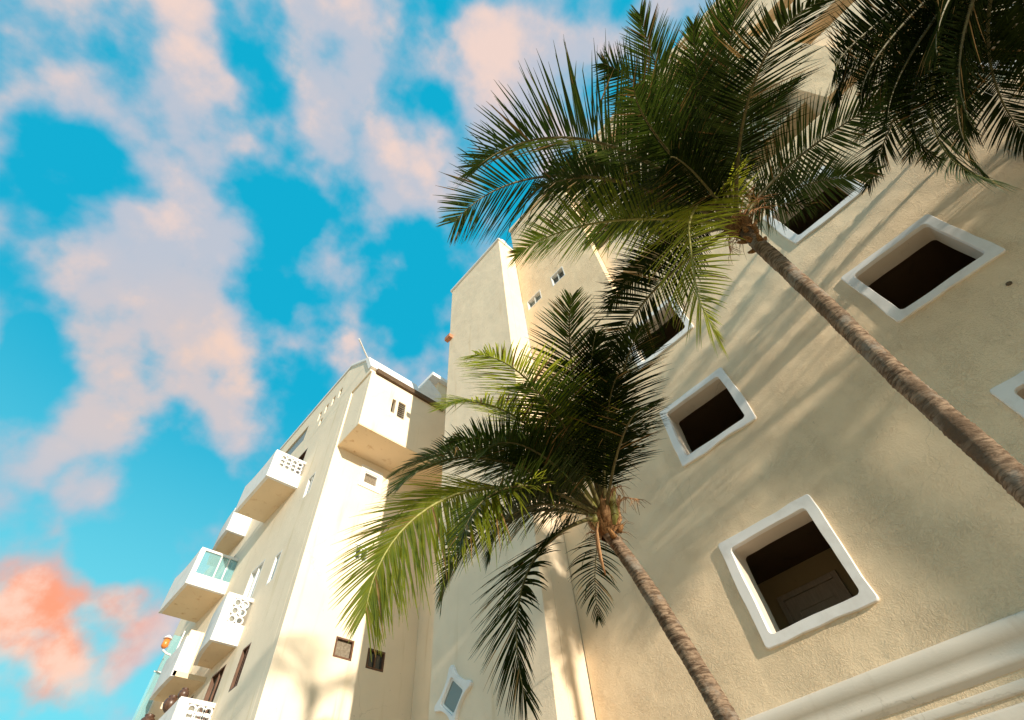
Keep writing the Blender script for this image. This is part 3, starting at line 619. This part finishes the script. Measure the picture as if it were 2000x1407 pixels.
def frond(parent, C, p, rnd, mats, nl=78, droop=.5, dih=.25, lenk=.255, seg=5, damage=.06, roll=0., asym=1.):
    """midrib tube plus two rows of folded, tapering, drooping leaflets in one mesh"""
    P = rachis(C, p); Ln = p[3]; n = len(P)-1; mb = MB()
    small = Ln < 2
    rad = [max(.004, (.030 if not small else .015)*(1-i/n)**1.1*(Ln/3.3)+.004) for i in range(n+1)]
    rad[0] *= 1.7; rad[1] *= 1.25
    mb.tube(P, rad, 7, 1)
    V = mb.v; F = mb.f; M_ = mb.m
    up = Vector((0, 0, 1)); down = Vector((0, 0, -1))
    twist = rnd.uniform(-.45, .45)
    for side in (-1, 1):
        for j in range(nl):
            t = .17+.83*(j+rnd.uniform(-.25, .25))/(nl-1); t = min(max(t, .16), .999)
            x = t*n; i = min(int(x), n-1); base = P[i].lerp(P[i+1], x-i); T = (P[i+1]-P[i]).normalized()
            S = T.cross(up)
            if S.length < .15: S = Vector((-math.sin(p[0]), math.cos(p[0]), 0))*-1
            S.normalize(); Nn = S.cross(T).normalized()
            tw_ = twist*t+roll*min(1, t/.42)**1.5; ct, st = math.cos(tw_), math.sin(tw_); S, Nn = S*ct+Nn*st, Nn*ct-S*st
            if rnd.random() < damage: continue
            prof_ = (min(1, (t-.10)/.22))**.7*(1-.72*max(0, (t-.45)/.55)**1.6)
            ll = Ln*lenk*prof_*rnd.uniform(.88, 1.1)*(1.25 if small else 1)*(asym if side > 0 else 1)
            a = R(76-54*t**2.0)+rnd.uniform(-.08, .08)
            dh = dih+rnd.uniform(-.12, .12)
            d = T*math.cos(a)+(S*side*math.cos(dh)+Nn*math.sin(dh))*math.sin(a)
            w = .0128*(Ln/3.3)**.4*(.55+.45*prof_)*rnd.uniform(.85, 1.15)
            wn_ = Nn.lerp(T, rnd.uniform(0, .35)).normalized()
            q = base.copy(); b0 = len(V); dr = droop*rnd.uniform(.75, 1.3)
            dryk = 2 if rnd.random() < .06 else 0; dry_from = rnd.choice((-1, .2, .5))
            bent = rnd.random() < .07; bs = rnd.randint(2, seg)
            for k in range(seg+1):
                u = k/seg; ww = w*(.45+.55*min(1, u*5))*(1-u**2.2)+.0012
                W = d.cross(wn_).normalized(); fold = wn_*(-ww*.55)
                V.append(tuple(q-W*ww)); V.append(tuple(q+fold)); V.append(tuple(q+W*ww))
                if bent and k == bs: d = (d+down*1.4).normalized()
                d = (d+down*(dr*(.12+.5*u)*2/seg)).normalized()
                q = q+d*(ll/seg)
            for k in range(seg):
                o_ = b0+3*k; F.append((o_, o_+1, o_+4, o_+3)); F.append((o_+1, o_+2, o_+5, o_+4)); M_ += [dryk if (dryk == 0 or k > seg*dry_from) else 0]*2
    o = mb.build('frond', (*mats, m_dry), parent, smooth=True)
    return o
def trunk(parent, pts, r0, r1, seed):
    pts = [Vector(q) for q in pts]; N_ = 420; m = 20; ring = []
    def at(t):
        x = t*(len(pts)-1); i = min(int(x), len(pts)-2); f = x-i
        p0 = pts[max(i-1, 0)]; p1 = pts[i]; p2 = pts[i+1]; p3 = pts[min(i+2, len(pts)-1)]
        return .5*((2*p1)+(p2-p0)*f+(2*p0-5*p1+4*p2-p3)*f*f+(3*p1-p0-3*p2+p3)*f**3)
    V = []; F = []
    ln = (pts[-1]-pts[0]).length; ph = 0
    for i in range(N_+1):
        t = i/N_; c = at(t); h = t*ln
        ph += ln/N_/(.050+.022*noise.noise((h*1.9, seed, 0)))
        for k in range(m):
            a = 2*math.pi*k/m
            sc = (ph+.35*noise.noise((math.cos(a)*1.2, math.sin(a)*1.2, h*3+seed))+.12*math.sin(a+h)) % 1
            r = (r0+(r1-r0)*t)*(1+.22*math.exp(-h*1.6))*(1+.09*noise.noise((h*.8, seed*2.1, 3))+.05*noise.noise((h*2.6, seed, 9)))
            r += (.004+.009*abs(noise.noise((h*3.1, seed, 5))))*(sc**2.2)*1.3 - .004*(sc < .12) + .010*noise.noise((math.cos(a)*2, math.sin(a)*2, h*2.4+seed))+.005*noise.noise((math.cos(a)*7, math.sin(a)*7, h*22+seed))
            V.append((c.x+r*math.cos(a), c.y+r*math.sin(a), c.z))
    for i in range(N_):
        for k in range(m): F.append((i*m+k, i*m+(k+1) % m, (i+1)*m+(k+1) % m, (i+1)*m+k))
    mb = MB(); mb.add(V, F); return mb.build('trunk', m_trunk, parent, smooth=True)
def crown_bits(parent, C, top, rnd, lively):
    """fibre-wrapped leaf bases, the swollen green heart, flower stalks and a dry hanging spathe"""
    C = Vector(C); top = Vector(top); low = top; ax = (C-top).normalized() if (C-top).length > .01 else Vector((0, 0, 1))
    mb = MB(); pr = [(.105, -.30), (.15, -.18), (.185, -.02), (.17, .12), (.12, .26), (.06, .42)]
    n = 18; V = []; F = []
    for r, z in pr:
        for k in range(n):
            a = 2*math.pi*k/n; rr = r*(1+.22*noise.noise((math.cos(a)*2+C.x, math.sin(a)*2, z*6)))
            V.append((C.x+rr*math.cos(a), C.y+rr*math.sin(a), C.z+z))
    for a in range(len(pr)-1):
        for k in range(n): F.append((a*n+k, a*n+(k+1) % n, (a+1)*n+(k+1) % n, (a+1)*n+k))
    mb.add(V, F)
    for k in range(90):     # loose fibres
        a = rnd.uniform(0, 6.28); z = rnd.uniform(-.3, .25); q = Vector((C.x+.14*math.cos(a), C.y+.14*math.sin(a), C.z+z)); d = Vector((math.cos(a), math.sin(a), rnd.uniform(-1, 1.2))).normalized()
        l = rnd.uniform(.08, .26); mb.tube([q, q+d*l*.6, q+d*l+Vector((0, 0, -l*.4))], [.006, .004, .001], 3, cap=False)
    mb.build('fibre_sheath', m_fibre, parent, smooth=True)
    for k in range(13 if not lively else 5):      # stubs of fallen fronds up the top of the stem
        a = k*2.4; z = -.22-.045*k; u = (z+.22)/max(.3, (C-top).length+1.2); d = Vector((math.cos(a), math.sin(a), 0)); q = C+Vector((0, 0, z))+(low-C)*min(1, -z/max(.5, (C-low).length))*Vector((1, 1, 0))
        b = MB(); l = rnd.uniform(.05, .13)*(1-k/24); b.tube([q+d*.07, q+d*(.10+l*.4)+Vector((0, 0, .04)), q+d*(.11+l)+Vector((0, 0, .10+rnd.uniform(-.03, .03)))], [.042, .034, .016], 6); b.build('leaf_stub', m_fibre, parent, smooth=True)
    if lively:
        for k in range(7):
            a = k*.95+rnd.uniform(-.2, .2); q = Vector((C.x+.10*math.cos(a), C.y+.10*math.sin(a), C.z-.17))
            d = Vector((math.cos(a), math.sin(a), 0)); b = MB()
            b.tube([q, q+d*.07+Vector((0, 0, .14)), q+d*.10+Vector((0, 0, .32)), q+d*.2+Vector((0, 0, .52))], [.055, .07, .05, .02], 8); b.build('leaf_base', m_stalk if k % 2 else m_husk, parent, smooth=True)
    for k in range(4):
        a = rnd.uniform(0, 6.28); d = Vector((math.cos(a), math.sin(a), 0)); q = C+d*.12+Vector((0, 0, .08)); b = MB()
        b.tube([q, q+d*.22+Vector((0, 0, .16)), q+d*.42+Vector((0, 0, .05))], [.014, .011, .007], 5)
        for s_ in range(16):
            r_ = q+d*(.22+.012*s_)+Vector((0, 0, .16-.006*s_)); e = Vector((rnd.uniform(-1, 1), rnd.uniform(-1, 1), rnd.uniform(-1.3, .2))).normalized()
            b.tube([r_, r_+e*.10, r_+e*.17+Vector((0, 0, -.06))], [.005, .004, .003], 4, cap=False)
        b.build('flower_stalk', m_husk, parent)
def spathe(parent, pts, w):
    b = MB(); V = []; F = []; pts = [Vector(q) for q in pts]; n = len(pts)
    for i, q in enumerate(pts):
        u = i/(n-1); ww = w*math.sin(math.pi*min(.97, .12+.85*u))*(1+.25*noise.noise((u*9, w*50, 0)))
        for k, (s_, c_) in enumerate(((-1, .0), (-.5, .55), (.0, .75), (.5, .55), (1, 0))): V.append((q.x-.7*ww*s_-c_*ww*.6, q.y-.7*ww*s_+c_*ww*.6, q.z))
    for i in range(n-1):
        for k in range(4): F.append((i*5+k, i*5+k+1, i*5+k+6, i*5+k+5))
    b.add(V, F); o = b.build('dry_spathe', m_husk, parent, smooth=True); s_ = o.modifiers.new('thick', 'SOLIDIFY'); s_.thickness = .012
def palm(label, base, mids, C, frs, seed, styles={}, lively=False, r0=.100, r1=.088, nl=78, group=None):
    rnd = random.Random(seed); t = thing('palm_tree', base, label, 'palm tree', group)
    top = Vector(C)-Vector((0, 0, .22)); trunk(t, [base]+list(mids)+[top], r0, r1, seed)
    crown_bits(t, C, mids[-1], rnd, lively)
    for i, p in enumerate(frs):
        st = dict(mats=(m_leaf, m_stalkd), droop=.38, dih=.18); st.update(styles.get(i, {}))
        a = p[0]; c = Vector(C)+Vector((.06*math.cos(a), .06*math.sin(a), rnd.uniform(-.04, .06)))
        if i in styles.get('exact', ()): c = Vector(C)
        frond(t, c, p, rnd, nl=(150 if st.get('asym') else nl) if p[3] > 2 else 34, **st)
    return t
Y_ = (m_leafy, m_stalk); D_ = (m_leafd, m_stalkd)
CP2 = (5.0, 3.241, 4.078); CP1 = (4.7, -.536, 6.881); CP3 = (4.5, -4.897, 7.593)
p2 = palm('lower palm with bright yellow green fronds, trunk rising from the bottom edge', (5.0, 1.95, GZ), [(5.0, 2.2, .2), (5.0, 2.52, 1.55), (5.0, 2.93, 3.0)], CP2, FR_P2+[[2.95, .5, 1.6, 3.3, 0], [2.6, .2, 1.7, 2.8, .1], [3.12, .15, 1.5, 3.0, 0], [2.75, .75, 1.7, 3.2, .1]], 5,
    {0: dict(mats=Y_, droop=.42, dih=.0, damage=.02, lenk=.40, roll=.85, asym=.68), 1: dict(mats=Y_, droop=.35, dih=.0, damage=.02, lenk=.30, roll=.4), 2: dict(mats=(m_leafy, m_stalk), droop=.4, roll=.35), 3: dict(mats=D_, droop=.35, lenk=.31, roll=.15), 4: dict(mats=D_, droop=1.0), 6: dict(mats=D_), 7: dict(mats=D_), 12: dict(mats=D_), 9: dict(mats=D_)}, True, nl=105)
spathe(p2, [(4.86, 3.25, 3.95), (4.84, 3.29, 3.80), (4.84, 3.31, 3.62), (4.85, 3.33, 3.42), (4.86, 3.33, 3.25)], .055)
FR_P1[1] = [2.1, 0, 0, 3.6, 0, [(4.7, -.54, 6.88), (4.62, -.72, 7.18), (4.4, -.70, 7.36), (4.1, -.42, 7.1), (3.85, -.08, 6.45), (3.78, .2, 5.6), (3.78, .42, 4.9), (3.84, .5, 4.3)]]
FILL = [[-2.45, 1.05, 1.4, 3.4, .1], [2.6, .95, 1.6, 3.2, .1], [3.1, .3, 1.4, 3.2, .2]]
p1 = palm('taller dark crowned palm whose ringed trunk runs out of the right edge', (4.7, -.38, GZ), [(4.7, -.40, .4), (4.7, -.45, 2.05), (4.7, -.45, 3.4), (4.7, -.50, 4.7), (4.7, -.52, 5.8)], CP1, FR_P1+FILL, 11,
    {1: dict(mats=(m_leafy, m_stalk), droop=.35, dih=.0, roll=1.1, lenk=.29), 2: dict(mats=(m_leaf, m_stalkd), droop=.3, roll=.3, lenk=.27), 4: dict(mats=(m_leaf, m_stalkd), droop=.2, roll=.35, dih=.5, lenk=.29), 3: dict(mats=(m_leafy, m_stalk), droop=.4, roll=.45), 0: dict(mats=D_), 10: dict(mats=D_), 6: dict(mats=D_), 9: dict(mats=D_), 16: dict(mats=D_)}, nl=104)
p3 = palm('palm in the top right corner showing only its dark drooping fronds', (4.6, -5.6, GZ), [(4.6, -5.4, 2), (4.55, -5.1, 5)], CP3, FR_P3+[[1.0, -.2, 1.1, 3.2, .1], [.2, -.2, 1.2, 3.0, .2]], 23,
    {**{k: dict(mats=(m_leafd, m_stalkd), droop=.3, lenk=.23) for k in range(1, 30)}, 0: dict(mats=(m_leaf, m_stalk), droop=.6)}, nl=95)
# two more palms of the court stand beyond the right edge and throw their shade on the walls
palm('palm standing beyond the right edge near the wall', (5.3, -9.3, GZ), [(5.2, -9.2, 3)], (5.1, -9.0, 7.5), FR_S1[:8], 31, nl=60, group='palms beyond the frame')
palm('tall palm standing beyond the right edge behind the photographer', (2.0, -8.4, GZ), [(1.9, -8.2, 4), (1.8, -8.1, 8)], (1.75, -8.0, 11.3), [FR_S1[k] for k in (0, 2, 3, 4, 6, 7, 9)], 37, nl=60, group='palms beyond the frame')
